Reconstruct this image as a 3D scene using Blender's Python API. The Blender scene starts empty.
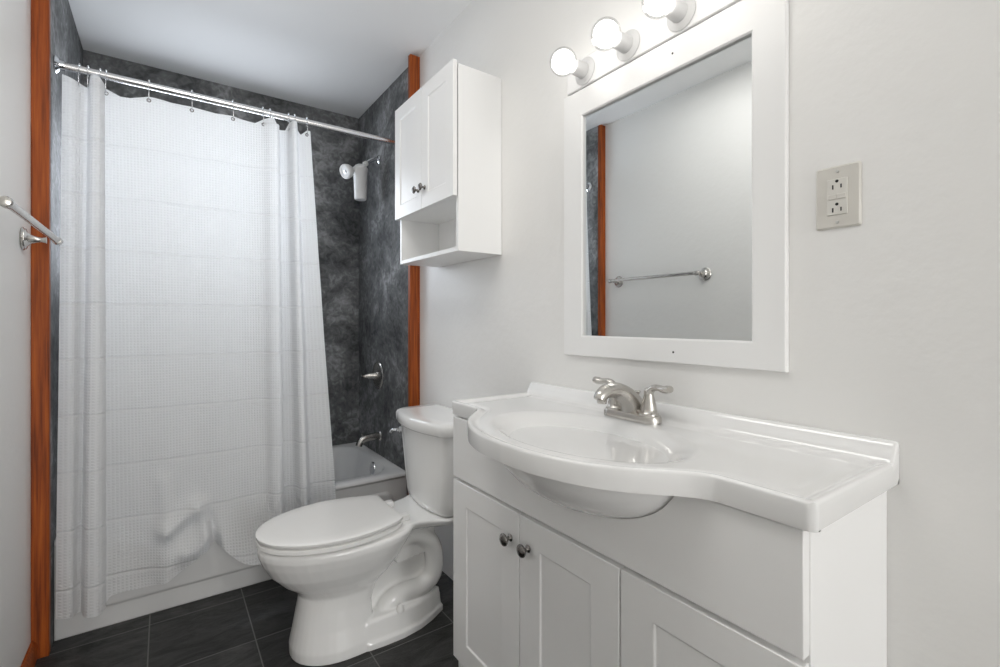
import bpy, bmesh, math, random
from mathutils import Vector, Matrix, noise
PI = math.pi
scn = bpy.context.scene
C = scn.collection

# ------------------------------------------------------------------ camera, world, lights, exposure
cam_d = bpy.data.cameras.new('camera')
cam = bpy.data.objects.new('camera', cam_d); C.objects.link(cam)
cam.location = (-1.0315, 0.0, 1.1327)
cam.rotation_euler = (PI/2, 0, -0.6152)
cam_d.sensor_width = 36.0
cam_d.lens = 474.8/1000*36.0
cam_d.shift_y = -(333.5-321.7)/1000
cam_d.clip_start = 0.02
scn.camera = cam

w = bpy.data.worlds.new('sky'); scn.world = w; w.use_nodes = True
bg = w.node_tree.nodes['Background']
bg.inputs[0].default_value = (0.88, 0.94, 1.0, 1); bg.inputs[1].default_value = 1.0

def area(name, loc, rot, sx, sy, power, col):
    l = bpy.data.lights.new(name, 'AREA'); l.shape = 'RECTANGLE'; l.size = sx; l.size_y = sy
    l.energy = power; l.color = col
    o = bpy.data.objects.new(name, l); C.objects.link(o); o.location = loc; o.rotation_euler = rot
    return o
# unseen fill light added behind the camera, and daylight outside the bathtub window
area('rear_fill', (-0.45, -3.60, 1.20), (PI/2, 0, 0.10), 0.8, 2.0, 34, (1.0, 0.98, 0.955))
area('window_daylight', (-0.84, 3.32, 1.78), (-PI/2, 0, 0), 0.9, 1.0, 13.5, (0.95, 0.975, 1.0))
BULB = 5.5
area('overhead_fill', (-0.94, 1.0, 2.43), (0, 0, 0), 0.35, 1.1, 5.0, (1.0, 0.98, 0.95))  # unseen fill under the ceiling, added to brighten the room; no fixture

vs = scn.view_settings
scn.display_settings.display_device = 'sRGB'
vs.view_transform = 'Standard'; vs.look = 'None'; vs.gamma = 1.0; vs.use_curve_mapping = False
vs.exposure = 0.64
scn.cycles.use_denoising = True
scn.cycles.max_bounces = 10; scn.cycles.diffuse_bounces = 8
scn.cycles.transparent_max_bounces = 12
scn.cycles.sample_clamp_indirect = 6
scn.cycles.caustics_reflective = False; scn.cycles.caustics_refractive = False

# ------------------------------------------------------------------ materials
def new_mat(name):
    m = bpy.data.materials.new(name); m.use_nodes = True
    nt = m.node_tree; b = nt.nodes['Principled BSDF']
    return m, nt, b
def pmat(name, col, rough=0.5, metal=0.0, coat=0.0, var=0.03, scale=6.0, bump=0.0, bscale=60.0, spec=None):
    m, nt, b = new_mat(name)
    tc = nt.nodes.new('ShaderNodeTexCoord')
    n = nt.nodes.new('ShaderNodeTexNoise'); n.inputs['Scale'].default_value = scale; n.inputs['Detail'].default_value = 4
    nt.links.new(tc.outputs['Object'], n.inputs['Vector'])
    r = nt.nodes.new('ShaderNodeMapRange'); r.inputs['From Min'].default_value = .3; r.inputs['From Max'].default_value = .7
    r.inputs['To Min'].default_value = 1-var; r.inputs['To Max'].default_value = 1+var
    nt.links.new(n.outputs[0], r.inputs['Value'])
    mx = nt.nodes.new('ShaderNodeVectorMath'); mx.operation = 'SCALE'; mx.inputs[0].default_value = col
    nt.links.new(r.outputs[0], mx.inputs['Scale']); nt.links.new(mx.outputs[0], b.inputs['Base Color'])
    b.inputs['Roughness'].default_value = rough; b.inputs['Metallic'].default_value = metal
    b.inputs['Coat Weight'].default_value = coat; b.inputs['Coat Roughness'].default_value = .05
    if spec is not None: b.inputs['Specular IOR Level'].default_value = spec
    if bump:
        n2 = nt.nodes.new('ShaderNodeTexNoise'); n2.inputs['Scale'].default_value = bscale; n2.inputs['Detail'].default_value = 3
        nt.links.new(tc.outputs['Object'], n2.inputs['Vector'])
        bp = nt.nodes.new('ShaderNodeBump'); bp.inputs['Strength'].default_value = bump; bp.inputs['Distance'].default_value = .01
        nt.links.new(n2.outputs[0], bp.inputs['Height']); nt.links.new(bp.outputs[0], b.inputs['Normal'])
    return m
M = {}
M['wall'] = pmat('painted_wall', (.82, .815, .80), .45, var=.015, scale=1.5, bump=.12, bscale=28)
M['ceiling'] = pmat('ceiling_paint', (.85, .852, .85), .8, var=.02, scale=1.2, bump=.05, bscale=20)
M['white'] = pmat('white_lacquer', (.89, .89, .885), .32, var=.01, scale=2, bump=.02, bscale=30)
M['frame'] = pmat('white_frame_lacquer', (.86, .86, .855), .35, var=.01, scale=2)
M['marble'] = pmat('cultured_marble', (.82, .82, .815), .12, coat=.5, var=.008, scale=3)
M['ceramic'] = pmat('ceramic', (.90, .90, .89), .10, coat=.4, var=.008, scale=3)
M['seat'] = pmat('seat_plastic', (.90, .897, .885), .22, var=.008, scale=3)
M['tub'] = pmat('tub_enamel', (.72, .72, .715), .18, var=.02, scale=4)
M['nickel'] = pmat('brushed_nickel', (.56, .54, .51), .26, metal=1, var=.05, scale=40)
M['chrome'] = pmat('chrome', (.75, .76, .78), .08, metal=1, var=.01)
M['rod'] = pmat('rod_steel', (.80, .80, .80), .22, metal=1, var=.02)
M['dark_knob'] = pmat('pewter_knob', (.22, .21, .20), .25, metal=1, var=.1, scale=80)
M['dark'] = pmat('dark_recess', (.012, .012, .012), .6)
M['outlet'] = pmat('outlet_plastic', (.62, .60, .555), .35, var=.02, scale=20)
M['outlet_face'] = pmat('outlet_face_plastic', (.66, .645, .60), .3, var=.02, scale=20)
M['plate'] = pmat('light_bar_enamel', (.80, .80, .80), .3, var=.01)
M['socket'] = pmat('socket_plastic', (.62, .62, .62), .35, var=.02)
M['plastic'] = pmat('white_plastic', (.82, .82, .81), .28, var=.01)
M['screw'] = pmat('screw_steel', (.55, .55, .53), .3, metal=1)

def mirror_mat():
    m, nt, b = new_mat('mirror_glass')
    b.inputs['Base Color'].default_value = (.84, .86, .86, 1); b.inputs['Metallic'].default_value = 1; b.inputs['Roughness'].default_value = .0
    return m
M['mirror'] = mirror_mat()

def wood_mat():
    m, nt, b = new_mat('redwood_board')
    tc = nt.nodes.new('ShaderNodeTexCoord'); mp = nt.nodes.new('ShaderNodeMapping'); mp.inputs['Scale'].default_value = (60, 60, 2.2)
    n = nt.nodes.new('ShaderNodeTexNoise'); n.inputs['Scale'].default_value = 1.6; n.inputs['Detail'].default_value = 6; n.inputs['Roughness'].default_value = .62
    r = nt.nodes.new('ShaderNodeValToRGB')
    r.color_ramp.elements[0].position = .28; r.color_ramp.elements[0].color = (.085, .016, .004, 1)
    r.color_ramp.elements[1].position = .72; r.color_ramp.elements[1].color = (.43, .105, .014, 1)
    e = r.color_ramp.elements.new(.5); e.color = (.29, .060, .008, 1)
    nt.links.new(tc.outputs['Object'], mp.inputs[0]); nt.links.new(mp.outputs[0], n.inputs['Vector'])
    nt.links.new(n.outputs[0], r.inputs[0]); nt.links.new(r.outputs[0], b.inputs['Base Color'])
    b.inputs['Roughness'].default_value = .5; b.inputs['Specular IOR Level'].default_value = .3
    return m
M['wood'] = wood_mat()

def slate_wall_mat():
    m, nt, b = new_mat('slate_plaster')
    tc = nt.nodes.new('ShaderNodeTexCoord')
    n1 = nt.nodes.new('ShaderNodeTexNoise'); n1.inputs['Scale'].default_value = 3.2; n1.inputs['Detail'].default_value = 9; n1.inputs['Roughness'].default_value = .68; n1.inputs['Distortion'].default_value = .6
    n2 = nt.nodes.new('ShaderNodeTexNoise'); n2.inputs['Scale'].default_value = 26; n2.inputs['Detail'].default_value = 6; n2.inputs['Distortion'].default_value = 1.2
    for n in (n1, n2): nt.links.new(tc.outputs['Object'], n.inputs['Vector'])
    a = nt.nodes.new('ShaderNodeMath'); a.operation = 'MULTIPLY_ADD'; a.inputs[1].default_value = .45
    nt.links.new(n2.outputs[0], a.inputs[0]); nt.links.new(n1.outputs[0], a.inputs[2])
    r = nt.nodes.new('ShaderNodeValToRGB')
    r.color_ramp.elements[0].position = .55; r.color_ramp.elements[0].color = (.050, .052, .053, 1)
    r.color_ramp.elements[1].position = .92; r.color_ramp.elements[1].color = (.33, .335, .34, 1)
    e = r.color_ramp.elements.new(.74); e.color = (.14, .143, .145, 1)
    nt.links.new(a.outputs[0], r.inputs[0]); nt.links.new(r.outputs[0], b.inputs['Base Color'])
    b.inputs['Roughness'].default_value = .62; b.inputs['Specular IOR Level'].default_value = .3
    bp = nt.nodes.new('ShaderNodeBump'); bp.inputs['Strength'].default_value = .35; bp.inputs['Distance'].default_value = .006
    nt.links.new(a.outputs[0], bp.inputs['Height']); nt.links.new(bp.outputs[0], b.inputs['Normal'])
    return m
M['slate_wall'] = slate_wall_mat()

def floor_mat():
    m, nt, b = new_mat('slate_tile_floor')
    tc = nt.nodes.new('ShaderNodeTexCoord')
    mp = nt.nodes.new('ShaderNodeMapping'); mp.inputs['Location'].default_value = (1.077+.311*4, -2.203+.321*12, 0)
    nt.links.new(tc.outputs['Object'], mp.inputs[0])
    br = nt.nodes.new('ShaderNodeTexBrick'); br.offset = 0; br.squash = 1
    br.inputs['Scale'].default_value = 1; br.inputs['Brick Width'].default_value = .311; br.inputs['Row Height'].default_value = .321
    br.inputs['Mortar Size'].default_value = .0022; br.inputs['Mortar Smooth'].default_value = .2
    br.inputs['Color1'].default_value = (.55, .55, .55, 1); br.inputs['Color2'].default_value = (1.25, 1.25, 1.25, 1)
    nt.links.new(mp.outputs[0], br.inputs['Vector'])
    n = nt.nodes.new('ShaderNodeTexNoise'); n.inputs['Scale'].default_value = 7; n.inputs['Detail'].default_value = 12; n.inputs['Roughness'].default_value = .78; n.inputs['Distortion'].default_value = .8
    mp2 = nt.nodes.new('ShaderNodeMapping'); mp2.inputs['Scale'].default_value = (1, 2.6, 1)
    nt.links.new(tc.outputs['Object'], mp2.inputs[0]); nt.links.new(mp2.outputs[0], n.inputs['Vector'])
    r = nt.nodes.new('ShaderNodeValToRGB')
    r.color_ramp.elements[0].position = .38; r.color_ramp.elements[0].color = (.003, .003, .003, 1)
    r.color_ramp.elements[1].position = .75; r.color_ramp.elements[1].color = (.085, .085, .082, 1)
    nt.links.new(n.outputs[0], r.inputs[0])
    mu = nt.nodes.new('ShaderNodeMix'); mu.data_type = 'RGBA'; mu.blend_type = 'MULTIPLY'; mu.inputs['Factor'].default_value = 1
    nt.links.new(r.outputs[0], mu.inputs['A']); nt.links.new(br.outputs['Color'], mu.inputs['B'])
    mg = nt.nodes.new('ShaderNodeMix'); mg.data_type = 'RGBA'; mg.inputs['B'].default_value = (.13, .13, .125, 1)
    nt.links.new(br.outputs['Fac'], mg.inputs['Factor']); nt.links.new(mu.outputs['Result'], mg.inputs['A'])
    nt.links.new(mg.outputs['Result'], b.inputs['Base Color'])
    rr = nt.nodes.new('ShaderNodeMapRange'); rr.inputs['To Min'].default_value = .40; rr.inputs['To Max'].default_value = .75
    nt.links.new(n.outputs[0], rr.inputs['Value']); nt.links.new(rr.outputs[0], b.inputs['Roughness'])
    sb = nt.nodes.new('ShaderNodeMath'); sb.operation = 'SUBTRACT'; nt.links.new(n.outputs[0], sb.inputs[0]); nt.links.new(br.outputs['Fac'], sb.inputs[1])
    bp = nt.nodes.new('ShaderNodeBump'); bp.inputs['Strength'].default_value = .5; bp.inputs['Distance'].default_value = .008
    nt.links.new(sb.outputs[0], bp.inputs['Height']); nt.links.new(bp.outputs[0], b.inputs['Normal'])
    return m
M['floor'] = floor_mat()

def curtain_mat():
    m, nt, b = new_mat('waffle_weave_cotton')
    N = nt.nodes.new; L = nt.links.new
    tc = N('ShaderNodeTexCoord'); sx = N('ShaderNodeSeparateXYZ'); L(tc.outputs['UV'], sx.inputs[0])
    def wave(out, per):
        a = N('ShaderNodeMath'); a.operation = 'MULTIPLY'; a.inputs[1].default_value = 2*PI/per; L(out, a.inputs[0])
        s = N('ShaderNodeMath'); s.operation = 'SINE'; L(a.outputs[0], s.inputs[0])
        return s.outputs[0]
    u = wave(sx.outputs[0], .0105); v = wave(sx.outputs[1], .0105)
    mx = N('ShaderNodeMath'); mx.operation = 'MAXIMUM'; L(u, mx.inputs[0]); L(v, mx.inputs[1])
    # storage creases: thin raised lines at fixed heights
    a = N('ShaderNodeMath'); a.operation = 'PINGPONG'; a.inputs[1].default_value = .1; L(sx.outputs[1], a.inputs[0])
    nz = N('ShaderNodeTexNoise'); nz.inputs['Scale'].default_value = 5; L(tc.outputs['UV'], nz.inputs['Vector'])
    d = N('ShaderNodeMapRange'); d.inputs['From Min'].default_value = 0; d.inputs['From Max'].default_value = .007; d.inputs['To Min'].default_value = 6.0; d.inputs['To Max'].default_value = 0
    L(a.outputs[0], d.inputs['Value'])
    sm = N('ShaderNodeMath'); sm.operation = 'ADD'; L(mx.outputs[0], sm.inputs[0]); L(d.outputs[0], sm.inputs[1])
    bp = N('ShaderNodeBump'); bp.inputs['Strength'].default_value = .40; bp.inputs['Distance'].default_value = .0020
    L(sm.outputs[0], bp.inputs['Height'])
    cr = N('ShaderNodeMapRange'); cr.inputs['From Min'].default_value = -1; cr.inputs['From Max'].default_value = 1; cr.inputs['To Min'].default_value = .82; cr.inputs['To Max'].default_value = .87
    L(mx.outputs[0], cr.inputs['Value'])
    cc = N('ShaderNodeCombineColor'); 
    for i in range(3): L(cr.outputs[0], cc.inputs[i])
    L(cc.outputs[0], b.inputs['Base Color']); b.inputs['Roughness'].default_value = .85; b.inputs['Specular IOR Level'].default_value = .2
    L(bp.outputs[0], b.inputs['Normal'])
    t = N('ShaderNodeBsdfTranslucent'); t.inputs[0].default_value = (.84, .86, .88, 1); L(bp.outputs[0], t.inputs['Normal'])
    ms = N('ShaderNodeMixShader'); ms.inputs[0].default_value = .38
    L(b.outputs[0], ms.inputs[1]); L(t.outputs[0], ms.inputs[2]); L(ms.outputs[0], nt.nodes['Material Output'].inputs[0])
    return m
M['curtain'] = curtain_mat()

def glass_mat(name, tint=(.95, .97, 1, 1), gl=.08):
    m = bpy.data.materials.new(name); m.use_nodes = True; nt = m.node_tree; nt.nodes.clear()
    o = nt.nodes.new('ShaderNodeOutputMaterial'); t = nt.nodes.new('ShaderNodeBsdfTransparent'); g = nt.nodes.new('ShaderNodeBsdfGlossy')
    t.inputs[0].default_value = tint; g.inputs['Roughness'].default_value = .03
    x = nt.nodes.new('ShaderNodeMixShader'); x.inputs[0].default_value = gl
    nt.links.new(t.outputs[0], x.inputs[1]); nt.links.new(g.outputs[0], x.inputs[2]); nt.links.new(x.outputs[0], o.inputs[0])
    return m
M['glass'] = glass_mat('window_glass')
M['bulb_glass'] = glass_mat('bulb_glass', (1, 1, 1, 1), .12)
_nt = M['bulb_glass'].node_tree; _lw = _nt.nodes.new('ShaderNodeLayerWeight'); _lw.inputs[0].default_value = .35
_nt.links.new(_lw.outputs['Facing'], [n for n in _nt.nodes if n.type == 'MIX_SHADER'][0].inputs[0])
def emit_mat(name, col, s):
    m = bpy.data.materials.new(name); m.use_nodes = True; nt = m.node_tree; nt.nodes.clear()
    o = nt.nodes.new('ShaderNodeOutputMaterial'); e = nt.nodes.new('ShaderNodeEmission')
    e.inputs[0].default_value = (*col, 1); e.inputs[1].default_value = s; nt.links.new(e.outputs[0], o.inputs[0])
    return m
M['glow'] = emit_mat('glowing_bulb', (1.0, .965, .91), BULB)

# ------------------------------------------------------------------ mesh helpers
def obj(name, bm, m, parent=None, smooth=None, bevel=0, seg=2, sub=0):
    """link bm (world coordinates) as one mesh; with a parent, coordinates become relative to it"""
    bmesh.ops.recalc_face_normals(bm, faces=bm.faces)
    if parent is not None:
        off = Vector(parent.location); q = parent.parent
        while q is not None: off = off + Vector(q.location); q = q.parent
        bmesh.ops.translate(bm, verts=bm.verts, vec=-off)
    me = bpy.data.meshes.new(name); bm.to_mesh(me); bm.free()
    o = bpy.data.objects.new(name, me); C.objects.link(o)
    me.materials.append(M[m] if isinstance(m, str) else m)
    if parent is not None: o.parent = parent
    if bevel:
        md = o.modifiers.new('bevel', 'BEVEL'); md.width = bevel; md.segments = seg; md.limit_method = 'ANGLE'; md.angle_limit = math.radians(40)
        md.harden_normals = False
    if sub:
        md = o.modifiers.new('sub', 'SUBSURF'); md.levels = sub; md.render_levels = sub
    if smooth or bevel:
        for p in me.polygons: p.use_smooth = True
        try:
            me.set_sharp_from_angle(angle=math.radians(smooth if isinstance(smooth, (int, float)) and smooth > 1 else 40))
        except Exception: pass
    return o
def thing(name, label, cat, loc, group=None):
    o = bpy.data.objects.new(name, None); C.objects.link(o); o.location = loc; o.empty_display_size = .05
    return tag(o, label, cat, group)
def tag(o, label, cat, group=None):
    o['label'] = label; o['category'] = cat
    if group: o['group'] = group
    return o
def struct(name, bm, m, parent=None, **k):
    o = obj(name, bm, m, parent, **k)
    if parent is None: o['kind'] = 'structure'
    return o
def B(): return bmesh.new()
def box(bm, x0, x1, y0, y1, z0, z1):
    v = [bm.verts.new(p) for p in ((x0,y0,z0),(x1,y0,z0),(x1,y1,z0),(x0,y1,z0),(x0,y0,z1),(x1,y0,z1),(x1,y1,z1),(x0,y1,z1))]
    for f in ((3,2,1,0),(4,5,6,7),(0,1,5,4),(1,2,6,5),(2,3,7,6),(3,0,4,7)): bm.faces.new([v[i] for i in f])
    return bm
def loft(bm, rings, cap=True, closed=True):
    vs_ = [[bm.verts.new(p) for p in r] for r in rings]
    n = len(rings[0])
    for a, b in zip(vs_, vs_[1:]):
        for i in range(n if closed else n-1):
            j = (i+1) % n
            bm.faces.new((a[i], a[j], b[j], b[i]))
    if cap:
        bm.faces.new(vs_[0][::-1]); bm.faces.new(vs_[-1])
    return vs_
def lathe(bm, prof, origin, axis, n=28, cap=True):
    """prof: (distance along axis, radius)"""
    ax = Vector(axis).normalized(); q = ax.to_track_quat('Z', 'Y'); o = Vector(origin)
    rings = []
    for t, r in prof:
        r = max(r, .00015)
        rings.append([o + q @ Vector((r*math.cos(2*PI*i/n), r*math.sin(2*PI*i/n), t)) for i in range(n)])
    loft(bm, rings, cap)
    return bm
def catmull(pts, k=8):
    pts = [Vector(p) for p in pts]; out = []
    for i in range(len(pts)-1):
        p0 = pts[max(i-1, 0)]; p1 = pts[i]; p2 = pts[i+1]; p3 = pts[min(i+2, len(pts)-1)]
        for j in range(k):
            t = j/k
            out.append(.5*((2*p1) + (p2-p0)*t + (2*p0-5*p1+4*p2-p3)*t*t + (3*p1-p0-3*p2+p3)*t*t*t))
    out.append(pts[-1]); return out
def tube(bm, pts, rad, n=14, cap=True, flat=1.0, up=(0, 0, 1)):
    """pts centre line; rad number or list; flat squashes the section along the frame's up direction"""
    pts = [Vector(p) for p in pts]; N_ = len(pts)
    if not isinstance(rad, (list, tuple)): rad = [rad]*N_
    rings = []; u = Vector(up)
    for i, p in enumerate(pts):
        t = (pts[min(i+1, N_-1)] - pts[max(i-1, 0)]).normalized()
        s = t.cross(u)
        if s.length < 1e-4: s = t.cross(Vector((1, 0, 0)))
        s.normalize(); v = s.cross(t).normalized(); u = v
        rings.append([p + s*rad[i]*math.cos(2*PI*k/n) + v*rad[i]*flat*math.sin(2*PI*k/n) for k in range(n)])
    loft(bm, rings, cap); return bm
def interp(xs, ys, x):
    if x <= xs[0]: return ys[0]
    for i in range(len(xs)-1):
        if x <= xs[i+1]:
            t = (x-xs[i])/(xs[i+1]-xs[i]); return ys[i]*(1-t)+ys[i+1]*t
    return ys[-1]
def sinterp(xs, ys, x):
    """smooth monotone-ish interpolation (hermite, catmull slopes)"""
    if x <= xs[0]: return ys[0]
    n = len(xs)
    for i in range(n-1):
        if x <= xs[i+1]:
            h = xs[i+1]-xs[i]; t = (x-xs[i])/h
            def m(k):
                if k <= 0 or k >= n-1: return 0 if k else (ys[1]-ys[0])/(xs[1]-xs[0])
                return (ys[k+1]-ys[k-1])/(xs[k+1]-xs[k-1])
            return ((2*t**3-3*t*t+1)*ys[i] + (t**3-2*t*t+t)*h*m(i) + (-2*t**3+3*t*t)*ys[i+1] + (t**3-t*t)*h*m(i+1))
    return ys[-1]
def sstep(a, b, x):
    t = min(1, max(0, (x-a)/(b-a))); return t*t*(3-2*t)
def rrect(y0, y1, z0, z1, r, n=6):
    pts = []
    for cy_, cz_, a0 in ((y1-r, z1-r, 0), (y0+r, z1-r, PI/2), (y0+r, z0+r, PI), (y1-r, z0+r, 1.5*PI)):
        for i in range(n+1):
            a = a0 + PI/2*i/n; pts.append((cy_+r*math.cos(a), cz_+r*math.sin(a)))
    return pts

# ------------------------------------------------------------------ the room
XL, XR = -1.396, 0.0           # room walls
AL, AR = -1.353, -0.004         # tiled alcove faces
YT, YB, HC = 2.277, 3.04, 2.449 # tub front, back wall, ceiling
YP = 2.150                      # board / alcove start
YF = -3.40                      # wall behind the camera
struct('floor', box(B(), XL-.1, XR+.1, YF-.4, YB+.1, -.05, 0), 'floor')
struct('ceiling', box(B(), XL-.1, XR+.1, YF-.1, YB+.1, HC, HC+.06), 'ceiling')
struct('wall_right', box(B(), XR, XR+.1, YF-.1, YB+.1, 0, HC), 'wall')
struct('wall_left', box(B(), XL-.1, XL, YF-.1, YB+.1, 0, HC), 'wall')
struct('wall_alcove_left', box(B(), XL, AL, 2.215, YB, 0, HC), 'slate_wall')
struct('wall_alcove_right', box(B(), AR, XR, YP+.02, YB, 0, HC), 'slate_wall')
WX0, WX1, WZ0, WZ1 = -1.24, -.42, 1.34, 2.14
bm = B()
box(bm, XL-.1, XR+.1, YB, YB+.1, 0, WZ0); box(bm, XL-.1, XR+.1, YB, YB+.1, WZ1, HC)
box(bm, XL-.1, WX0, YB, YB+.1, WZ0, WZ1); box(bm, WX1, XR+.1, YB, YB+.1, WZ0, WZ1)
struct('wall_back', bm, 'slate_wall')
# wall behind the camera with an opening added to let the fill light in
DX0, DX1, DZ = -.90, -.02, 2.2
bm = B(); box(bm, XL-.1, DX0, YF-.1, YF, 0, HC); box(bm, DX1, XR+.1, YF-.1, YF, 0, HC); box(bm, DX0, DX1, YF-.1, YF, DZ, HC)
struct('wall_front', bm, 'wall')
# bathtub window
bm = B(); f = .035
box(bm, WX0, WX1, YB+.02, YB+.07, WZ0, WZ0+f); box(bm, WX0, WX1, YB+.02, YB+.07, WZ1-f, WZ1)
box(bm, WX0, WX0+f, YB+.02, YB+.07, WZ0+f, WZ1-f); box(bm, WX1-f, WX1, YB+.02, YB+.07, WZ0+f, WZ1-f)
box(bm, (WX0+WX1)/2-.015, (WX0+WX1)/2+.015, YB+.025, YB+.065, WZ0+f, WZ1-f)
win = struct('window_1', bm, 'white', bevel=.002)
obj('pane', box(B(), WX0+f, WX1-f, YB+.043, YB+.047, WZ0+f, WZ1-f), 'glass', win)
# redwood boards covering the edge of the tiled alcove, low wooden strip along the left wall
struct('trim_1', box(B(), XL, -1.351, 2.196, 2.224, 0, HC), 'wood', bevel=.0025)
struct('trim_2', box(B(), -.053, XR, 2.144, 2.170, 0, HC-.008), 'wood', bevel=.003)
bm = B(); y0, y1 = YF, 2.196
loft(bm, [[(XL, y, 0), (XL+.016, y, 0), (XL+.016, y, .052), (XL+.008, y, .066), (XL, y, .066)] for y in (y0, y1)])
struct('baseboard_left', bm, 'wood', bevel=.0015)

# ------------------------------------------------------------------ vanity
VY0, VY1, VX, VZ = .287, 1.250, -.303, .852   # cabinet box
OX = -.322                                    # face of doors
van = thing('vanity_cabinet', 'white three-door vanity cabinet with round dark knobs under the sink', 'cabinet', (-.15, .775, 0))
bm = B()
box(bm, VX, -.001, VY0, VY0+.018, 0, VZ); box(bm, VX, -.001, VY1-.018, VY1, 0, VZ)
box(bm, VX+.05, -.001, VY0+.018, VY1-.018, .09, .105); box(bm, -.012, -.001, VY0+.018, VY1-.018, .105, VZ)
box(bm, VX, VX+.018, VY0+.018, VY1-.018, .63, .70)
for yy in (.94, .605): box(bm, VX, VX+.02, yy-.02, yy+.02, .09, .63)
box(bm, VX+.05, VX+.066, VY0+.018, VY1-.018, 0, .09)
obj('body', bm, 'white', van, bevel=.0015)
# false front with the arc cut for the bowl
bm = B(); py0, py1, pz0, pz1 = VY0+.002, VY1-.002, .671, .848
n = 60; front = []; 
def arc_z(y):
    t = (y-.748)/.264
    return pz1 if abs(t) >= 1 else max(pz0+.05, .864-.127*math.sqrt(1-t*t)) if .864-.127*math.sqrt(1-t*t) < pz1 else pz1
ys = [py0+(py1-py0)*i/n for i in range(n+1)]
sec = []
for y in ys:
    zt = arc_z(y); sec.append([(OX, y, pz0), (VX, y, pz0), (VX, y, zt), (OX, y, zt)])
loft(bm, sec)
obj('false_front', bm, 'white', van, bevel=.0015)
def shaker(bm, x0, x1, y0, y1, z0, z1, st, rt, rb, dep=.005, flip=1):
    """door slab whose -x face has a recessed panel"""
    e = .0035
    O = [(y0, z0), (y1, z0), (y1, z1), (y0, z1)]
    I = [(y0+st, z0+rb), (y1-st, z0+rb), (y1-st, z1-rt), (y0+st, z1-rt)]
    J = [(y0+st+e, z0+rb+e), (y1-st-e, z0+rb+e), (y1-st-e, z1-rt-e), (y0+st+e, z1-rt-e)]
    rings = [[(x1, *p) for p in O], [(x0, *p) for p in O], [(x0, *p) for p in I], [(x0+dep, *p) for p in J]]
    loft(bm, rings); return bm
def knob(parent, x, y, z, s=1.0, sx=-1):
    bm = B()
    prof = [(0, .0085), (.002, .0095), (.004, .0075), (.007, .0048), (.013, .0048), (.016, .008), (.018, .0135), (.021, .0158), (.024, .015), (.027, .0105), (.0285, .0045), (.0288, 0)]
    lathe(bm, [(a*s, r*s) for a, r in prof], (x, y, z), (sx, 0, 0), 24)
    return obj('knob', bm, 'dark_knob', parent, smooth=60)
for i, (a, b, ky) in enumerate(((.924, VY1-.002, .958), (.610, .920, .887), (VY0+.002, .606, .32))):
    bm = shaker(B(), OX, VX-.001, a, b, .13, .661, .074, .064, .066, .004)
    d = obj('door', bm, 'white', van, bevel=.0015)
    knob(d, OX, ky, .591)

# the one-piece belly-front sink top
top = thing('sink_countertop', 'glossy white one-piece sink top with bowed front and oval basin', 'sink', (-.16, .77, .853))
TY0, TY1 = .270, 1.262
def front_x(y):
    d = min(y-TY0, TY1-y); r_ = .013
    return front_line(y) + ((r_ - math.sqrt(max(0, r_*r_-(r_-d)**2))) if d < r_ else 0)
def front_line(y):
    t = abs(y-.765)/.345
    T = [0, .25, .45, .6, .72, .82, .9, .97, 1.05]; V = [1, .955, .84, .70, .53, .34, .17, .055, 0]
    return -.334 + .012*sstep(.9, 1.2, y) - .156*sinterp(T, V, t)
def top_z(x, y):
    """height of the upper surface"""
    z = .888
    xf = front_x(y)
    de = min(x-front_line(y), y-TY0, TY1-y)               # distance to the outer edge
    z += .006*(1-sstep(.006, .026, de)) - .0025*math.exp(-((de-.032)/.008)**2)
    # low backsplash, softly coved into the deck
    bs = .036*(1-sstep(.008, .036, -x)) + .004*(1-sstep(.030, .062, -x))
    z = max(z, .888 + bs) if bs > .004 else z + bs*(1 if de > .03 else 0)
    # basin
    r = math.sqrt(((x+.272)/.168)**2 + ((y-.760)/.268)**2)
    if r < 1: z -= .112*(1-r**2)**1.6
    # rounded outer arris
    q = .006
    if de < q: z -= q - math.sqrt(max(0, q*q-(q-max(de, 0))**2))
    if -x < .005: z -= .005 - math.sqrt(max(0, .005**2-(.005+x)**2))
    return z
e_ = [0, .0004, .001, .002, .0035, .006, .009, .012, .016, .020, .024, .028, .032, .037, .043, .05]
ysm = [TY0+d for d in e_] + [TY0+.05+(TY1-TY0-.10)*k/150 for k in range(1, 150)] + [TY1-d for d in reversed(e_)]
ny = len(ysm)-1
wl = [.0005, .001, .002, .0035, .005, .008, .012, .014, .017, .020, .023, .026, .029, .032, .038, .045, .053, .062]
bm = B(); rows = []
for y in ysm:
    xf = front_x(y); x1 = -.062; x2 = xf+.05
    xs = [-d for d in wl] + [x1+(x2-x1)*k/60 for k in range(1, 60)] + [xf+d for d in reversed(e_)]
    nx = len(xs)-1
    rows.append([bm.verts.new((x, y, top_z(x, y))) for x in xs])
for j in range(ny):
    for i in range(nx): bm.faces.new((rows[j][i], rows[j][i+1], rows[j+1][i+1], rows[j+1][i]))
# skirt: outer boundary loop dropped and turned under
loop = [(rows[j][0]) for j in range(ny, -1, -1)] + [rows[0][i] for i in range(1, nx+1)] + [rows[j][nx] for j in range(1, ny+1)] + [rows[ny][i] for i in range(nx-1, 0, -1)]
def offs(v, inset, z):
    x, y = v.co.x, v.co.y
    return (min(x+inset*(1 if x < -.01 else 0), -.0005), y + (inset if y < TY0+1e-5 else (-inset if y > TY1-1e-5 else 0)), z)
prev = loop
for ins, z in ((.0, .880), (.0005, .862), (.002, .853), (.010, .853)):
    cur = [bm.verts.new(offs(v, ins, z)) for v in loop]
    for k in range(len(loop)):
        l = (k+1) % len(loop); bm.faces.new((prev[k], prev[l], cur[l], cur[k]))
    prev = cur
bm.faces.new(prev)
obj('countertop', bm, 'marble', top, smooth=35)
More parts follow.
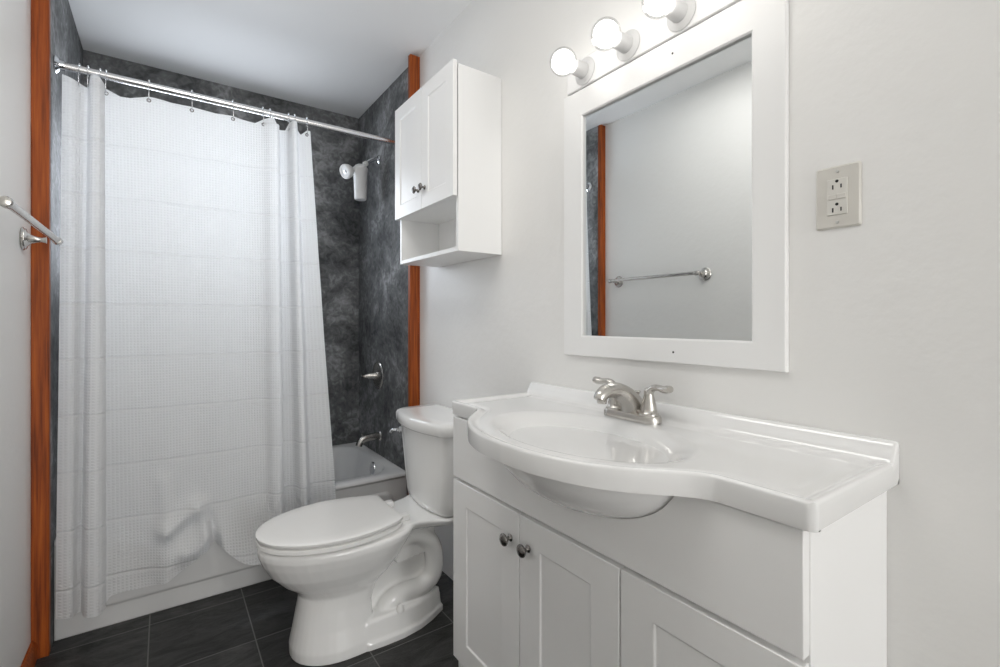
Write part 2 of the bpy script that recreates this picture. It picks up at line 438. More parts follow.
# underside of the basin that shows below the bowed front
bm = B(); rings = []
for k in range(13):
    a = PI/2*k/12; c = math.cos(a); s = math.sin(a)
    rings.append([(max(-.262+.178*max(c, .01)*math.cos(t), -.48), .748+.270*max(c, .01)*math.sin(t), .860-.131*s) for t in [2*PI*i/48 for i in range(48)]])
loft(bm, rings); obj('basin_underside', bm, 'marble', top, smooth=60)
bm = B(); lathe(bm, [(0, .021), (.003, .022), (.004, .018), (.0045, .0)], (-.268, .765, .7725), (0, 0, 1), 24)
obj('drain', bm, 'nickel', top, smooth=40)

# faucet
FZ = .8885; FX = -.070; FY = .786
fau = thing('faucet', 'brushed nickel two-handle faucet standing on the sink top', 'faucet', (FX, FY, FZ))
bm = B()
def stad(hy, r, z, dx=0): 
    pts = []
    for i in range(32):
        a = 2*PI*i/32; pts.append((FX+dx+r*math.cos(a)*1.0, FY + (hy-r)*(1 if math.sin(a) >= 0 else -1) + r*math.sin(a), z))
    return pts
loft(bm, [stad(.083, .0265, FZ), stad(.083, .0265, FZ+.012), stad(.080, .0235, FZ+.018), stad(.074, .018, FZ+.0195)])
obj('base_plate', bm, 'nickel', fau, smooth=40)
bm = B()
sp = catmull([(FX+.012, FY, FZ+.012), (FX+.0, FY, FZ+.036), (FX-.022, FY, FZ+.058), (FX-.055, FY, FZ+.075), (FX-.088, FY, FZ+.078), (FX-.110, FY, FZ+.068), (FX-.117, FY, FZ+.058)], 6)
rad = [interp([0, .2, .5, .8, 1], [.034, .029, .020, .016, .014], i/(len(sp)-1)) for i in range(len(sp))]
tube(bm, sp, rad, 18, up=(0, 1, 0))
obj('spout', bm, 'nickel', fau, smooth=60)
bm = B(); lathe(bm, [(0, .0105), (.002, .0115), (.014, .0115), (.016, .010)], (FX-.107, FY, FZ+.064), (-.12, 0, -1), 20)
obj('aerator', bm, 'nickel', fau, smooth=40)
for s in (-1, 1):
    hy = FY+s*.052; bm = B()
    lathe(bm, [(0, .0245), (.004, .0245), (.006, .0205), (.016, .0195), (.032, .0155), (.048, .0115), (.058, .0115), (.064, .0095), (.066, .002)], (FX, hy, FZ+.018), (0, 0, 1), 24)
    pts = catmull([(FX, hy, FZ+.068), (FX-.001, hy+s*.012, FZ+.083), (FX-.003, hy+s*.028, FZ+.087), (FX-.006, hy+s*.047, FZ+.085), (FX-.008, hy+s*.066, FZ+.088)], 5)
    rr = [interp([0, .3, .6, .85, 1], [.0115, .0105, .0095, .0125, .0105], i/(len(pts)-1)) for i in range(len(pts))]
    tube(bm, pts, rr, 14, flat=.75)
    obj('handle', bm, 'nickel', fau, smooth=60)
bm = B(); lathe(bm, [(0, .0028), (.040, .0028), (.043, .004), (.050, .0075), (.053, .0065), (.054, .001)], (FX+.024, FY, FZ+.016), (0, 0, 1), 16)
obj('lift_rod', bm, 'nickel', fau, smooth=40)

# ------------------------------------------------------------------ mirror and light bar
MY0, MY1, MZ0, MZ1 = .447, 1.096, 1.031, 1.828
IY0, IY1, IZ0, IZ1 = .512, 1.020, 1.0875, 1.752
mir = thing('wall_mirror', 'rectangular mirror in a wide flat white frame above the sink', 'mirror', (0, .76, MZ0))
bm = B(); X = -.0135
O = [(MY0, MZ0), (MY1, MZ0), (MY1, MZ1), (MY0, MZ1)]
I = [(IY0, IZ0), (IY1, IZ0), (IY1, IZ1), (IY0, IZ1)]
e = .004; J = [(IY0+e, IZ0+e), (IY1-e, IZ0+e), (IY1-e, IZ1-e), (IY0+e, IZ1-e)]
loft(bm, [[(-.0005, *p) for p in J], [(-.0005, *p) for p in O], [(X+.002, *p) for p in O], [(X, p[0]+(.002 if k in (0, 3) else -.002), p[1]+(.002 if k < 2 else -.002)) for k, p in enumerate(O)], [(X, *p) for p in I], [(X+.003, *p) for p in J], [(-.001, *p) for p in J], [(-.0005, *p) for p in J]], cap=False)
obj('frame', bm, 'frame', mir)
obj('mirror_glass', box(B(), -.0035, -.0008, IY0+.0035, IY1-.0035, IZ0+.0035, IZ1-.0035), 'mirror', mir)
for y, z in ((.705, 1.058), (.707, 1.791)):
    bm = B(); lathe(bm, [(0, .0026), (.0006, .0026)], (X, y, z), (-1, 0, 0), 12)
    obj('screw_hole', bm, 'dark', mir)

bar = thing('vanity_light_bar', 'white vanity light bar with round glowing bulbs above the mirror', 'light', (0, .76, 1.827))
bm = B()
box(bm, -.017, -.0005, MY0+.003, MY1-.018, 1.8305, 1.916)
obj('back_plate', bm, 'plate', bar, bevel=.003)
BZ = 1.872
for by in (1.0, .84, .68, .52):
    bm = B()
    lathe(bm, [(0, .038), (.003, .039), (.006, .034), (.009, .0225), (.048, .0205), (.051, .018), (.0515, .012)], (-.0165, by, BZ), (-1, 0, 0), 32)
    so = obj('socket', bm, 'socket', bar, smooth=40)
    bm = B(); R = .0385; cx = .044
    prof = [(-.012, .0125), (-.002, .0135)]
    for k in range(3, 25):
        a = PI - PI*k/24; prof.append((.010 + R + R*math.cos(a) - .006, R*math.sin(a)))
    lathe(bm, prof, (-.062, by, BZ), (-1, 0, 0), 32)
    bu = obj('bulb', bm, 'bulb_glass', bar, smooth=80)
    bm = B(); lathe(bm, [(1.2*a_, 1.2*b_) for a_, b_ in [(-.027, .001), (-.025, .0102), (-.020, .0181), (-.0135, .0234), (-.007, .0261), (0, .027), (.007, .0261), (.0135, .0234), (.020, .0181), (.025, .0102), (.027, .001)]], (-.062-.004-.0385, by, BZ), (-1, 0, 0), 24)
    obj('glowing_core', bm, 'glow', bu, smooth=80)

# ------------------------------------------------------------------ wall outlet
ou = thing('wall_outlet', 'beige wall outlet plate to the right of the mirror', 'outlet', (0, .360, 1.366))
OYc, OZc = .3605, 1.366
bm = B(); r0 = rrect(OYc-.0365, OYc+.0365, OZc-.0585, OZc+.0585, .004, 3); r1 = rrect(OYc-.0335, OYc+.0335, OZc-.0555, OZc+.0555, .003, 3)
loft(bm, [[(-.0003, *p) for p in r0], [(-.002, *p) for p in r0], [(-.0055, *p) for p in r1]])
obj('cover_plate', bm, 'outlet', ou, smooth=25)
obj('receptacle', box(B(), -.0075, -.004, OYc-.0165, OYc+.0165, OZc-.0335, OZc+.0335), 'outlet_face', ou, bevel=.0008)
for s in (-1, 1):
    bm = B(); z = OZc + s*.0215
    box(bm, -.0079, -.0072, OYc+.0055, OYc+.0078, z-.007, z+.0012)
    box(bm, -.0079, -.0072, OYc-.0078, OYc-.0055, z-.006, z+.0012)
    lathe(bm, [(0, .0028), (.0007, .0028)], (-.0072, OYc, z+.0075), (-1, 0, 0), 12)
    obj('slots', bm, 'dark', ou)
bm = B(); box(bm, -.0088, -.0074, OYc-.014, OYc-.0005, OZc-.0045, OZc+.0045); obj('reset_button', bm, 'outlet', ou, bevel=.0006)
bm = B(); box(bm, -.0088, -.0074, OYc+.0005, OYc+.014, OZc-.0045, OZc+.0045); obj('test_button', bm, 'outlet', ou, bevel=.0006)
for s in (-1, 1):
    bm = B(); lathe(bm, [(0, .0032), (.0012, .0028), (.0014, .0)], (-.0052, OYc, OZc+s*.0475), (-1, 0, 0), 14)
    obj('screw', bm, 'screw', ou, smooth=40)

# ------------------------------------------------------------------ wall cabinet over the toilet
CY0, CY1, CZ0, CZ1, CX = 1.447, 1.952, 1.383, 2.042, -.188
wc = thing('wall_cabinet', 'white two-door wall cabinet with an open cubby above the toilet', 'cabinet', (0, 1.70, CZ0))
bm = B(); t = .016
box(bm, CX, -.001, CY0, CY0+t, CZ0, CZ1); box(bm, CX, -.001, CY1-t, CY1, CZ0, CZ1)
box(bm, CX, -.001, CY0+t, CY1-t, CZ0, CZ0+t); box(bm, CX, -.001, CY0+t, CY1-t, CZ1-t, CZ1)
box(bm, CX, -.001, CY0+t, CY1-t, 1.577, 1.577+t); box(bm, -.006, -.001, CY0+t, CY1-t, CZ0+t, CZ1-t)
obj('body', bm, 'frame', wc, bevel=.001)
CM = (CY0+CY1)/2-.004
for a, b, ky in ((CY0+.0005, CM-.001, CM-.028), (CM+.001, CY1+.006, CM+.028)):
    bm = shaker(B(), CX-.0215, CX-.0045, a, b, 1.575, 2.052, .052, .055, .055, .004)
    d = obj('door', bm, 'frame', wc, bevel=.001)
    knob(d, CX-.0215, ky, 1.652, .92)

# ------------------------------------------------------------------ toilet
TC = 1.732
toi = thing('toilet', 'white two-piece elongated toilet between bathtub and vanity', 'toilet', (-.38, TC, 0))
def egg(z, xf, xw, xb, hw, eb=.75, n=40, ef=1.0):
    pts = []
    for i in range(n):
        a = 2*PI*i/n; c = math.cos(a); s = math.sin(a)
        if c >= 0: x = xw-(xw-xf)*abs(c)**ef; y = hw*(abs(s)**ef)*(1 if s >= 0 else -1)
        else: x = xw+(xb-xw)*abs(c)**eb; y = hw*abs(s)**eb*(1 if s >= 0 else -1)
        pts.append((x, TC+y, z))
    return pts
bm = B()
loft(bm, [egg(*a) for a in (
    (-.03, -.683, -.50, -.415, .142, .5, 40, .9), (.03, -.684, -.50, -.415, .137, .5, 40, .9), (.09, -.672, -.50, -.42, .120, .5, 40, .9), (.15, -.661, -.50, -.42, .108, .5, 40, .9),
    (.195, -.655, -.49, -.40, .106, .6), (.215, -.668, -.49, -.38, .114, .7), (.245, -.708, -.49, -.34, .134), (.285, -.745, -.49, -.31, .156),
    (.33, -.771, -.49, -.28, .175), (.360, -.782, -.49, -.26, .185), (.379, -.783, -.49, -.25, .186), (.387, -.776, -.49, -.26, .179))])
# base slab
def slab(z, k, x1):
    return [(x, y, z) for x, y in
            [(-.46, TC-.142*k), (-.40, TC-.147*k), (-.33, TC-.147*k), (-.26, TC-.136*k), (-.20, TC-.112*k), (x1+.02, TC-.075*k), (x1, TC-.03*k)] +
            [(x1, TC+.03*k), (x1+.02, TC+.075*k), (-.20, TC+.112*k), (-.26, TC+.136*k), (-.33, TC+.147*k), (-.40, TC+.147*k), (-.46, TC+.142*k)]]
loft(bm, [slab(-.03, 1, -.155), slab(.022, 1, -.155), (slab(.028, .95, -.16)), slab(.085, .86, -.165), slab(.092, .80, -.17)])
# web behind the trapway
box(bm, -.47, -.185, TC-.048, TC+.048, -.03, .33)
loft(bm, [[(x, TC+s*hw, z) for x, s, hw in ((-.34, -1, .105), (-.17, -1, .075), (-.17, 1, .075), (-.34, 1, .105))] for z in (.25, .37)])
for s in (-1, 1):
    yo = TC+s*.068
    P = catmull([(-.50, TC+s*.05, .19), (-.44, yo, .215), (-.385, yo, .265), (-.325, yo, .312), (-.255, yo, .322), (-.195, yo, .285), (-.172, yo, .22), (-.182, yo, .15), (-.235, yo, .118), (-.30, yo, .118), (-.355, yo, .105), (-.385, yo, .06), (-.385, yo, .03)], 5)
    tube(bm, P, [interp([0, .3, .7, 1], [.030, .036, .037, .032], i/(len(P)-1)) for i in range(len(P))], 16, up=(0, 1, 0))
# deck that carries the tank
def deck(z, k, xb=-.075):
    hw = [(-.45, .172), (-.38, .150), (-.31, .128), (-.26, .122), (-.215, .138), (-.165, .170), (xb, .172)]
    return [(x, TC-h*k, z) for x, h in hw] + [(x, TC+h*k, z) for x, h in reversed(hw)]
loft(bm, [deck(.345, .62, -.10), deck(.366, .93), deck(.384, 1.0), deck(.392, .97)])
o = obj('bowl', bm, 'ceramic', toi)
md = o.modifiers.new('remesh', 'REMESH'); md.mode = 'VOXEL'; md.voxel_size = .0042; md.use_smooth_shade = True
md = o.modifiers.new('smooth', 'SMOOTH'); md.factor = .5; md.iterations = 5
dg = bpy.context.evaluated_depsgraph_get(); me = bpy.data.meshes.new_from_object(o.evaluated_get(dg))
o.modifiers.clear(); bm = bmesh.new(); bm.from_mesh(me)
bmesh.ops.bisect_plane(bm, geom=bm.verts[:]+bm.edges[:]+bm.faces[:], plane_co=(0, 0, .0005), plane_no=(0, 0, 1), clear_inner=True)
bmesh.ops.holes_fill(bm, edges=[e for e in bm.edges if e.is_boundary])
bm.to_mesh(o.data); bm.free()
for p in o.data.polygons: p.use_smooth = True
# seat and lid
def oval(z, grow, xb=-.326):
    X_ = [-.787, -.784, -.775, -.755, -.72, -.67, -.60, -.53, -.46, -.40, -.35, xb]
    H_ = [0, .028, .056, .091, .126, .157, .180, .188, .182, .166, .145, .124]
    pts = []
    for i in range(44):
        t = i/43; xx = -.787 + (xb+.787)*(t**1.7)
        pts.append((xx, sinterp(X_, H_, xx)))
    k = 1+grow/.188
    loopp = [(-.55+(x+.55)*(1+grow/.24), TC-h*k, z) for x, h in pts] + [(-.55+(x+.55)*(1+grow/.24), TC+h*k, z) for x, h in reversed(pts[1:])]
    return loopp
bm = B(); loft(bm, [oval(.386, -.024, -.330), oval(.3960, -.022, -.330), oval(.3962, -.002, -.330), oval(.398, 0, -.330), oval(.4095, 0, -.330), oval(.411, -.003, -.330), oval(.4112, -.03, -.330)])
obj('seat', bm, 'seat', toi, smooth=40)
bm = B(); loft(bm, [oval(.4112, -.022), oval(.4160, -.020), oval(.4162, -.002), oval(.418, 0), oval(.427, .0005), oval(.4295, -.004), oval(.4315, -.012), oval(.4325, -.05), oval(.4328, -.12)])
obj('seat_lid', bm, 'seat', toi, smooth=50)
for s in (-1, 1):
    bm = B(); box(bm, -.318, -.283, TC+s*.075-.016, TC+s*.075+.016, .392, .415); obj('hinge', bm, 'seat', toi, bevel=.004, seg=3)
    bm = B(); lathe(bm, [(0, .014), (.004, .0145), (.016, .012), (.023, .007), (.025, .001)], (-.335, TC+s*.122, .086), (0, 0, 1), 20)
    obj('bolt_cap', bm, 'seat', toi, smooth=60)
# tank
def tankring(z, hw, xf, bow, xb=-.022, r=.045, n=9):
    pts = []; f = lambda y: xf - bow*(1-(y/hw)**2)
    for i in range(n+1):
        a = PI/2*i/n; pts.append((xf + r - r*math.sin(a) if False else xf + r*(1-math.sin(a)), -hw + r*(1-math.cos(a))))
    for i in range(1, 20):
        y = (-hw+r) + (2*hw-2*r)*i/20; t = y/(hw-r); pts.append((xf - bow*(1-t*t), y))
    for i in range(n+1):
        a = PI/2*(n-i)/n; pts.append((xf + r*(1-math.sin(a)), hw - r*(1-math.cos(a))))
    q = .02
    pts += [(xb-.006, hw), (xb, hw-.008), (xb, -hw+.008), (xb-.006, -hw)]
    return [(x, TC+y, z) for x, y in pts]
bm = B()
loft(bm, [tankring(.391, .140, -.155, .012), tankring(.393, .158, -.172, .014), tankring(.402, .170, -.186, .015), tankring(.43, .178, -.190, .018), tankring(.55, .194, -.196, .020), tankring(.712, .213, -.205, .024)])
obj('tank', bm, 'ceramic', toi, smooth=50)
bm = B()
loft(bm, [tankring(.708, .214, -.206, .026), tankring(.710, .222, -.216, .030), tankring(.716, .227, -.220, .031), tankring(.744, .227, -.220, .031), tankring(.753, .223, -.216, .030), tankring(.7575, .215, -.206, .028), tankring(.7585, .17, -.17, .02, r=.03)])
obj('tank_lid', bm, 'ceramic', toi, smooth=60)
lev = obj('flush_lever', lathe(B(), [(0, .013), (.005, .013), (.008, .009), (.018, .008), (.019, .0)], (-.212, TC+.160, .676), (-1, 0, 0), 20), 'chrome', toi, smooth=40)
bm = B(); P = catmull([(-.230, TC+.160, .676), (-.240, TC+.170, .675), (-.243, TC+.180, .671), (-.240, TC+.194, .664)], 5)
tube(bm, P, .0095, 12, flat=.8); obj('lever_arm', bm, 'chrome', lev, smooth=60)

# ------------------------------------------------------------------ bathtub
tub = thing('bathtub', 'pale grey enamel alcove bathtub half hidden by the shower curtain', 'bathtub', (-.68, 2.66, 0))
TX0, TX1, TYA, TYZ = AL+.002, AR-.002, YT, YB-.002
bm = B()
RZ = .355
def trect(x0, x1, y0, y1, r, z, n=8):
    return [(a, b, z) for a, b in rrect(x0, x1, y0, y1, r, n)]
out = [trect(TX0, TX1, TYA+.012, TYZ, .006, RZ-.03), trect(TX0, TX1, TYA, TYZ, .006, RZ-.014), trect(TX0, TX1, TYA+.003, TYZ, .006, RZ-.004), trect(TX0, TX1, TYA+.012, TYZ, .006, RZ),
       trect(TX0+.055, TX1-.050, TYA+.070, TYZ-.045, .13, RZ), trect(TX0+.060, TX1-.055, TYA+.076, TYZ-.050, .13, RZ-.004), trect(TX0+.070, TX1-.062, TYA+.084, TYZ-.056, .13, RZ-.02),
       trect(TX0+.14, TX1-.085, TYA+.10, TYZ-.075, .13, .20), trect(TX0+.22, TX1-.11, TYA+.12, TYZ-.095, .13, .09), trect(TX0+.28, TX1-.15, TYA+.16, TYZ-.13, .11, .055), trect(TX0+.40, TX1-.25, TYA+.25, TYZ-.22, .08, .05)]
loft(bm, out, cap=False)
bm.verts.ensure_lookup_table()
bm.faces.new(bm.verts[-len(out[0]):])
obj('basin', bm, 'tub', tub, smooth=50)
bm = B(); nxa, nza = 150, 60
PX0, PX1, PZ0, PZ1, PR = -1.272, -.085, .078, .272, .05
def rr_sd(x, z):
    cx, cz = (PX0+PX1)/2, (PZ0+PZ1)/2; dx = abs(x-cx)-(PX1-PX0)/2+PR; dz = abs(z-cz)-(PZ1-PZ0)/2+PR
    return math.hypot(max(dx, 0), max(dz, 0)) + min(max(dx, dz), 0) - PR
zs = sorted(set([round((RZ-.02)*i/nza, 5) for i in range(nza+1)]))
rws = []
for z in zs:
    row = []
    for i in range(nxa+1):
        x = TX0 + (TX1-TX0)*i/nxa
        y = TYA + .013 - .011*(1-sstep(-.006, .002, rr_sd(x, z)))
        if z < .004: y = TYA+.013
        row.append(bm.verts.new((x, y, z)))
    rws.append(row)
for a, b in zip(rws, rws[1:]):
    for i in range(nxa): bm.faces.new((a[i], a[i+1], b[i+1], b[i]))
ap = obj('apron', bm, 'tub', tub, smooth=70)
md = ap.modifiers.new('thick', 'SOLIDIFY'); md.thickness = .004; md.offset = -1
bm = B(); lathe(bm, [(0, .034), (.003, .036), (.008, .034), (.012, .020), (.013, .001)], (TX1-.064, 2.60, .306), (-1, 0, .12), 28)
obj('overflow_plate', bm, 'chrome', tub, smooth=40)
bm = B(); lathe(bm, [(0, .026), (.003, .024), (.004, .001)], (-.42, 2.66, .0505), (0, 0, 1), 24); obj('drain', bm, 'chrome', tub, smooth=40)

PLY = 2.69   # plumbing wall line
sf = thing('tub_spout', 'nickel tub spout on the dark tiled wall over the bathtub', 'spout', (AR, PLY-.03, .468))
bm = B(); lathe(bm, [(0, .028), (.004, .029), (.010, .024)], (AR, PLY-.03, .470), (-1, 0, 0), 24)
P = catmull([(AR, PLY-.03, .470), (-.05, PLY-.03, .470), (-.095, PLY-.03, .466), (-.122, PLY-.03, .452), (-.132, PLY-.03, .428)], 6)
tube(bm, P, [interp([0, .4, .8, 1], [.022, .020, .0185, .0185], i/(len(P)-1)) for i in range(len(P))], 18, up=(0, 1, 0))
obj('spout_body', bm, 'nickel', sf, smooth=50)
bm = B(); lathe(bm, [(0, .003), (.016, .003), (.018, .006), (.024, .006), (.025, .001)], (-.112, PLY-.03, .472), (0, 0, 1), 14); obj('diverter_knob', bm, 'nickel', sf, smooth=50)
vt = thing('shower_valve', 'round nickel shower valve plate with lever handle on the dark tile', 'valve', (AR, PLY, .82))
bm = B(); lathe(bm, [(0, .080), (.004, .082), (.009, .078), (.014, .060), (.017, .035), (.018, .02)], (AR, PLY, .818), (-1, 0, 0), 40); obj('escutcheon', bm, 'nickel', vt, smooth=40)
bm = B(); lathe(bm, [(0, .024), (.02, .023), (.03, .018), (.055, .016), (.06, .012), (.085, .0095), (.092, .010), (.094, .002)], (AR-.009, PLY, .818), (-1, 0, 0), 24); obj('handle', bm, 'nickel', vt, smooth=50)

sa = thing('shower_fixture', 'white shower head with cylindrical filter on a chrome arm', 'shower head', (AR, PLY, 2.07))
bm = B(); lathe(bm, [(0, .026), (.003, .027), (.009, .018), (.011, .009)], (AR, PLY, 2.083), (-1, 0, 0), 24); obj('flange', bm, 'chrome', sa, smooth=40)
bm = B(); tube(bm, catmull([(AR, PLY, 2.083), (-.025, PLY, 2.083), (-.055, PLY, 2.068), (-.085, PLY, 2.043)], 6), .0115, 14, up=(0, 1, 0)); obj('arm', bm, 'chrome', sa, smooth=60)
bm = B(); lathe(bm, [(0, .012), (.004, .015), (.022, .015), (.026, .011)], (-.072, PLY, 2.052), (-.75, 0, -.5), 20); obj('nut', bm, 'plastic', sa, smooth=40)
bm = B(); lathe(bm, [(0, .030), (.004, .033), (.010, .034), (.165, .040), (.168, .042), (.182, .042), (.186, .037), (.196, .030), (.203, .018), (.206, .002)], (-.112, PLY, 1.832), (0, 0, 1), 36)
obj('filter_canister', bm, 'plastic', sa, smooth=40)
bm = B(); lathe(bm, [(0, .012), (.03, .012)], (-.135, PLY, 2.000), (-.85, -.25, -.15), 18); obj('elbow', bm, 'plastic', sa, smooth=40)
hd = Vector((-.87, -.35, -.40)).normalized(); h0 = Vector((-.158, PLY-.008, 1.993))
bm = B(); lathe(bm, [(-.006, .013), (.004, .014), (.006, .010), (.010, .010), (.014, .024), (.034, .037), (.050, .041), (.058, .041), (.062, .039), (.064, .033), (.060, .031), (.059, .002)], h0, hd, 36); obj('spray_head', bm, 'plastic', sa, smooth=35)
bm = B()
lathe(bm, [(0, .011), (.004, .011), (.005, .002)], h0+hd*.056, hd, 20)
obj('nozzle_ring', bm, 'chrome', sa, smooth=35)

# ------------------------------------------------------------------ curtain rod, hooks, curtain
RY, RZZ = 2.31, 2.056
rod = thing('shower_rod', 'straight steel shower rod carrying the white curtain', 'curtain rod', (-.68, RY, RZZ))
bm = B(); lathe(bm, [(0, .0135), (AR-AL-.012, .0135)], (AL+.006, RY, RZZ), (1, 0, 0), 24); obj('tube', bm, 'rod', rod, smooth=40)
for x, d in ((AL, 1), (AR, -1)):
    bm = B(); lathe(bm, [(0, .030), (.004, .031), (.010, .024), (.014, .018), (.028, .0165)], (x, RY, RZZ), (d, 0, 0), 28); obj('flange', bm, 'chrome', rod, smooth=40)

# curtain: plan curve (x at top, x at hem, forward offset) read off the folds
CT = [  # x_top, x_hem, dy_top, dy_hem
 (-1.333, -1.338, .000, -.006), (-1.305, -1.298, -.006, -.018), (-1.275, -1.285, .012, .004), (-1.262, -1.273, .008, .010), (-1.253, -1.262, -.022, -.030),
 (-1.240, -1.246, -.034, -.048), (-1.224, -1.219, -.032, -.046), (-1.214, -1.204, -.008, -.020), (-1.218, -1.208, .018, .014), (-1.200, -1.180, .018, .018),
 (-1.130, -1.100, .006, .004), (-1.040, -1.020, -.008, -.010), (-.940, -.925, .004, .008), (-.850, -.838, -.006, -.004), (-.760, -.748, .006, .008), (-.690, -.680, -.006, -.006),
 (-.652, -.652, -.032, -.045), (-.626, -.626, -.040, -.055), (-.614, -.608, -.016, -.022), (-.620, -.616, .018, .014), (-.600, -.586, .026, .022), (-.575, -.556, .012, .012),
 (-.562, -.540, -.030, -.040), (-.546, -.516, -.036, -.046), (-.536, -.502, -.008, -.010), (-.530, -.480, .012, .010), (-.505, -.430, .004, .004), (-.480, -.375, -.004, -.008)]
def cm1(vals, k):
    out = []
    for i in range(len(vals)-1):
        a = vals[max(i-1, 0)]; b = vals[i]; c = vals[i+1]; d = vals[min(i+2, len(vals)-1)]
        for j in range(k):
            t = j/k; out.append(.5*((2*b)+(c-a)*t+(2*a-5*b+4*c-d)*t*t+(3*b-a-3*c+d)*t**3))
    out.append(vals[-1]); return out
K = 12
cols = list(zip(*[cm1([r[i] for r in CT], K) for i in range(4)]))
# top edge with scallops between the hooks
TXs = [-1.333, -1.262, -1.254, -1.228, -1.211, -1.17, -1.14, -1.081, -1.013, -.94, -.859, -.793, -.709, -.677, -.641, -.629, -.583, -.57, -.545, -.519, -.493, -.48]
TZs = [2.026, 2.000, 2.036, 2.034, 2.014, 1.994, 1.994, 2.012, 2.006, 2.012, 2.002, 2.010, 1.999, 2.020, 2.030, 2.002, 2.003, 2.034, 2.034, 1.995, 2.018, 2.016]
# hem height along the curtain
HXs = [-1.333, -1.29, -1.25, -1.212, -1.19, -1.10, -1.03, -.98, -.94, -.905, -.875, -.85, -.82, -.78, -.74, -.70, -.66, -.6, -.5, -.375]
HZs = [.108, .104, .102, .103, .127, .132, .142, .165, .190, .218, .238, .236, .210, .180, .165, .158, .155, .15, .14, .14]
NZ = 220
RIDGES = [(-1.036, .52, -1.027, .343, .022, .012), (-1.027, .335, -.925, .40, .030, .028), (-1.03, .14, -1.027, .335, .028, .020), (-.925, .40, -.890, .30, .026, .024), (-.96, .24, -.905, .27, .045, .040)]
bm = B(); uvl = bm.loops.layers.uv.new('UVMap')
s_acc = 0; S = [0]
for a, b in zip(cols, cols[1:]): S.append(S[-1] + math.hypot(b[0]-a[0], b[2]-a[2]))
grid = []
for i, (xt, xb, dt, db) in enumerate(cols):
    zt = interp(TXs, TZs, xt); zh = sinterp(HXs, HZs, xb); col = []
    for j in range(NZ+1):
        v = j/NZ; z = zt+(zh-zt)*v; g = (2.03-z)/1.92
        gg = min(1, max(0, g))
        x = xt+(xb-xt)*gg; d = dt+(db-dt)*gg
        yb = RY - .085*gg**1.15
        y = yb + d
        # soft hang wrinkles, growing downwards
        nz_ = noise.noise(Vector((x*5, z*1.3, 3.1)))*.017*gg + noise.noise(Vector((x*16, z*5, 9.7)))*.0050*(.25+gg)
        y += nz_
        # the hem is pushed out in a puff next to the toilet bowl
        e1 = math.exp(-((x+.735)/.125)**2) * (1-sstep(.15, .44, z))
        y -= .125*e1
        # edge of the puff, rolling back under
        e3 = math.exp(-((x+.868+.10*(z-.25))/.016)**2) * (1-sstep(.26, .40, z))
        y += .060*e3
        # flap left of it, lifted along a diagonal ridge
        for (xa, za, xb_, zb_, wd, am) in RIDGES:
            dx, dz = xb_-xa, zb_-za; tt = ((x-xa)*dx+(z-za)*dz)/(dx*dx+dz*dz); tt = min(1, max(0, tt))
            dd = math.hypot(x-xa-dx*tt, z-za-dz*tt)
            y -= am*math.exp(-(dd/wd)**2)
        if z < .40: y = min(y, TYA-.004)
        col.append((bm.verts.new((x, y, z)), S[i], z))
    grid.append(col)
for a, b in zip(grid, grid[1:]):
    for j in range(NZ):
        q = (a[j], b[j], b[j+1], a[j+1]); f_ = bm.faces.new([t[0] for t in q])
        for lp, t in zip(f_.loops, q): lp[uvl].uv = (t[1], t[2])
cur = obj('shower_curtain', bm, 'curtain', None, smooth=180)
tag(cur, 'white waffle-weave shower curtain hanging in front of the bathtub', 'shower curtain')
hooks = [(-1.287, 0), (-1.262, 0), (-1.228, 0), (-1.211, 1), (-1.081, 1), (-.94, 1), (-.793, 1), (-.677, 1), (-.648, 0), (-.572, 0), (-.546, 0), (-.493, 1)]
def curtain_y(x):
    best = min(range(len(cols)), key=lambda i: abs(cols[i][0]-x)); return RY+cols[best][2]
def make_hook():
    r = thing('curtain_hook', 'steel curtain hook', 'curtain hook', (0, RY, RZZ))
    bm = B(); P = [(0, RY+.0175*math.sin(a), RZZ+.0175*math.cos(a)) for a in [math.radians(-150+ 20*k) for k in range(16)]]
    P += [(0, RY-.010, RZZ-.035), (0, RY-.008, RZZ-.054), (0, RY-.004, RZZ-.062), (0, RY+.004, RZZ-.062)]
    P[0] = (0, RY-.006, RZZ-.020)
    Q = [(0, RY+.0175*math.sin(a), RZZ+.0175*math.cos(a)) for a in [math.radians(150-20*k) for k in range(16)]]
    P = Q + [(0, RY-.015, RZZ-.030), (0, RY-.013, RZZ-.050), (0, RY-.008, RZZ-.060), (0, RY+.002, RZZ-.060)]
    tube(bm, P, .0016, 8, up=(1, 0, 0)); obj('ring', bm, 'chrome', r, smooth=60)
    bm = B(); lathe(bm, [(-.004, .001), (-.003, .003), (0, .004), (.003, .003), (.004, .001)], (0, RY, RZZ+.0195), (1, 0, 0), 10); obj('roller_bead', bm, 'chrome', r, smooth=60)
    return r
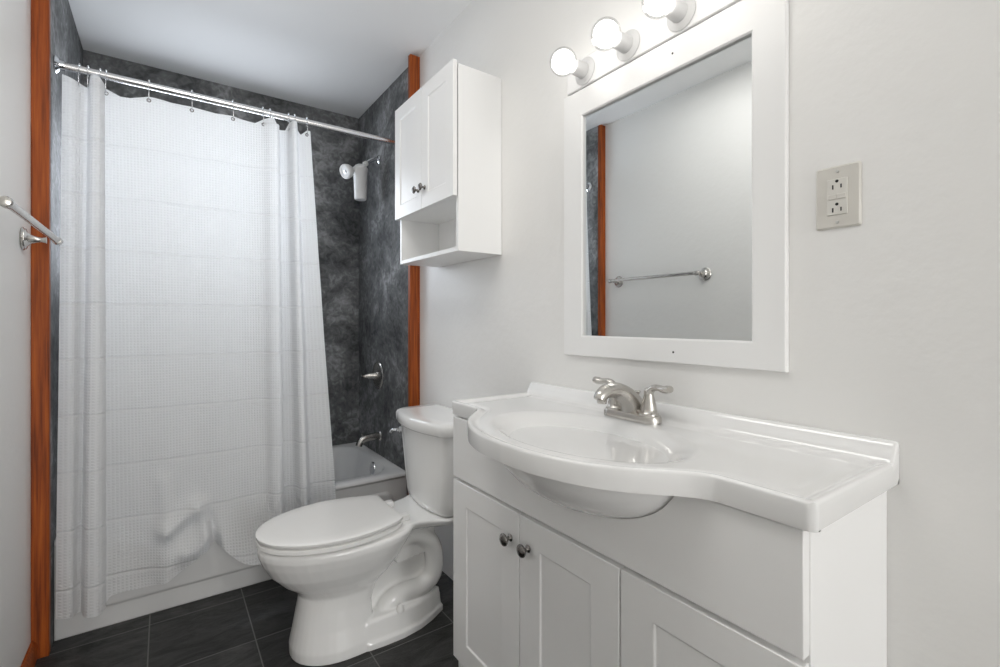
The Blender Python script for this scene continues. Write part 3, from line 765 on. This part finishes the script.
hk0 = make_hook()
HL = ['steel curtain hook nearest the left end of the shower rod', 'steel curtain hook second from the left end of the rod',
      'steel hook just left of the narrow bright front fold', 'steel hook at the left corner of the wide flat curtain panel',
      'steel hook left of centre on the wide flat curtain panel', 'steel hook in the middle of the wide flat curtain panel',
      'steel hook right of the middle of the wide curtain panel', 'steel hook at the right corner of the wide curtain panel',
      'steel hook over the fold right of the wide curtain panel', 'steel hook on the left side of the last narrow curtain fold',
      'steel hook on the right side of the last narrow curtain fold', 'rightmost steel curtain hook at the free edge of the curtain']
for k, (hx, gr) in enumerate(hooks):
    if k == 0: r = hk0
    else:
        r = hk0.copy(); C.objects.link(r)
        for ch in list(hk0.children):
            c = ch.copy(); C.objects.link(c); c.parent = r
    r.location = (hx, RY, RZZ); r['label'] = HL[k]; r['group'] = 'hooks along the shower rod'
for hx, gr in hooks:
    if not gr: continue
    bm = B(); gy = curtain_y(hx); pr = []
    for a in [2*PI*i/10 for i in range(11)]: pr.append((.0016*math.sin(a), .0060+.0018*math.cos(a)))
    lathe(bm, pr, (hx, gy-.001, 1.997), (0, -1, 0), 20, cap=False)
    obj('grommet', bm, 'dark_knob', cur, smooth=80)

# ------------------------------------------------------------------ towel bar
tb = thing('towel_bar', 'brushed nickel towel bar on the left wall', 'towel bar', (XL, 1.75, 1.395))
BX = -1.314
bm = B(); lathe(bm, [(0, .0095), (.60, .0095)], (BX, 1.480, 1.395), (0, 1, 0), 20); obj('bar', bm, 'nickel', tb, smooth=40)
for y, s in ((2.080, 1), (1.475, -1)):
    bm = B()
    lathe(bm, [(0, .035), (.003, .0365), (.006, .033), (.009, .0325), (.012, .023), (.020, .0145), (.034, .0095), (.046, .0078), (.056, .010)], (XL, y, 1.393), (1, 0, 0), 28)
    lathe(bm, [(-.017, .004), (-.015, .010), (-.010, .0125), (.008, .0125), (.012, .011), (.016, .0095)], (BX, y, 1.394), (0, -s, 0), 24)
    obj('bracket', bm, 'nickel', tb, smooth=45)
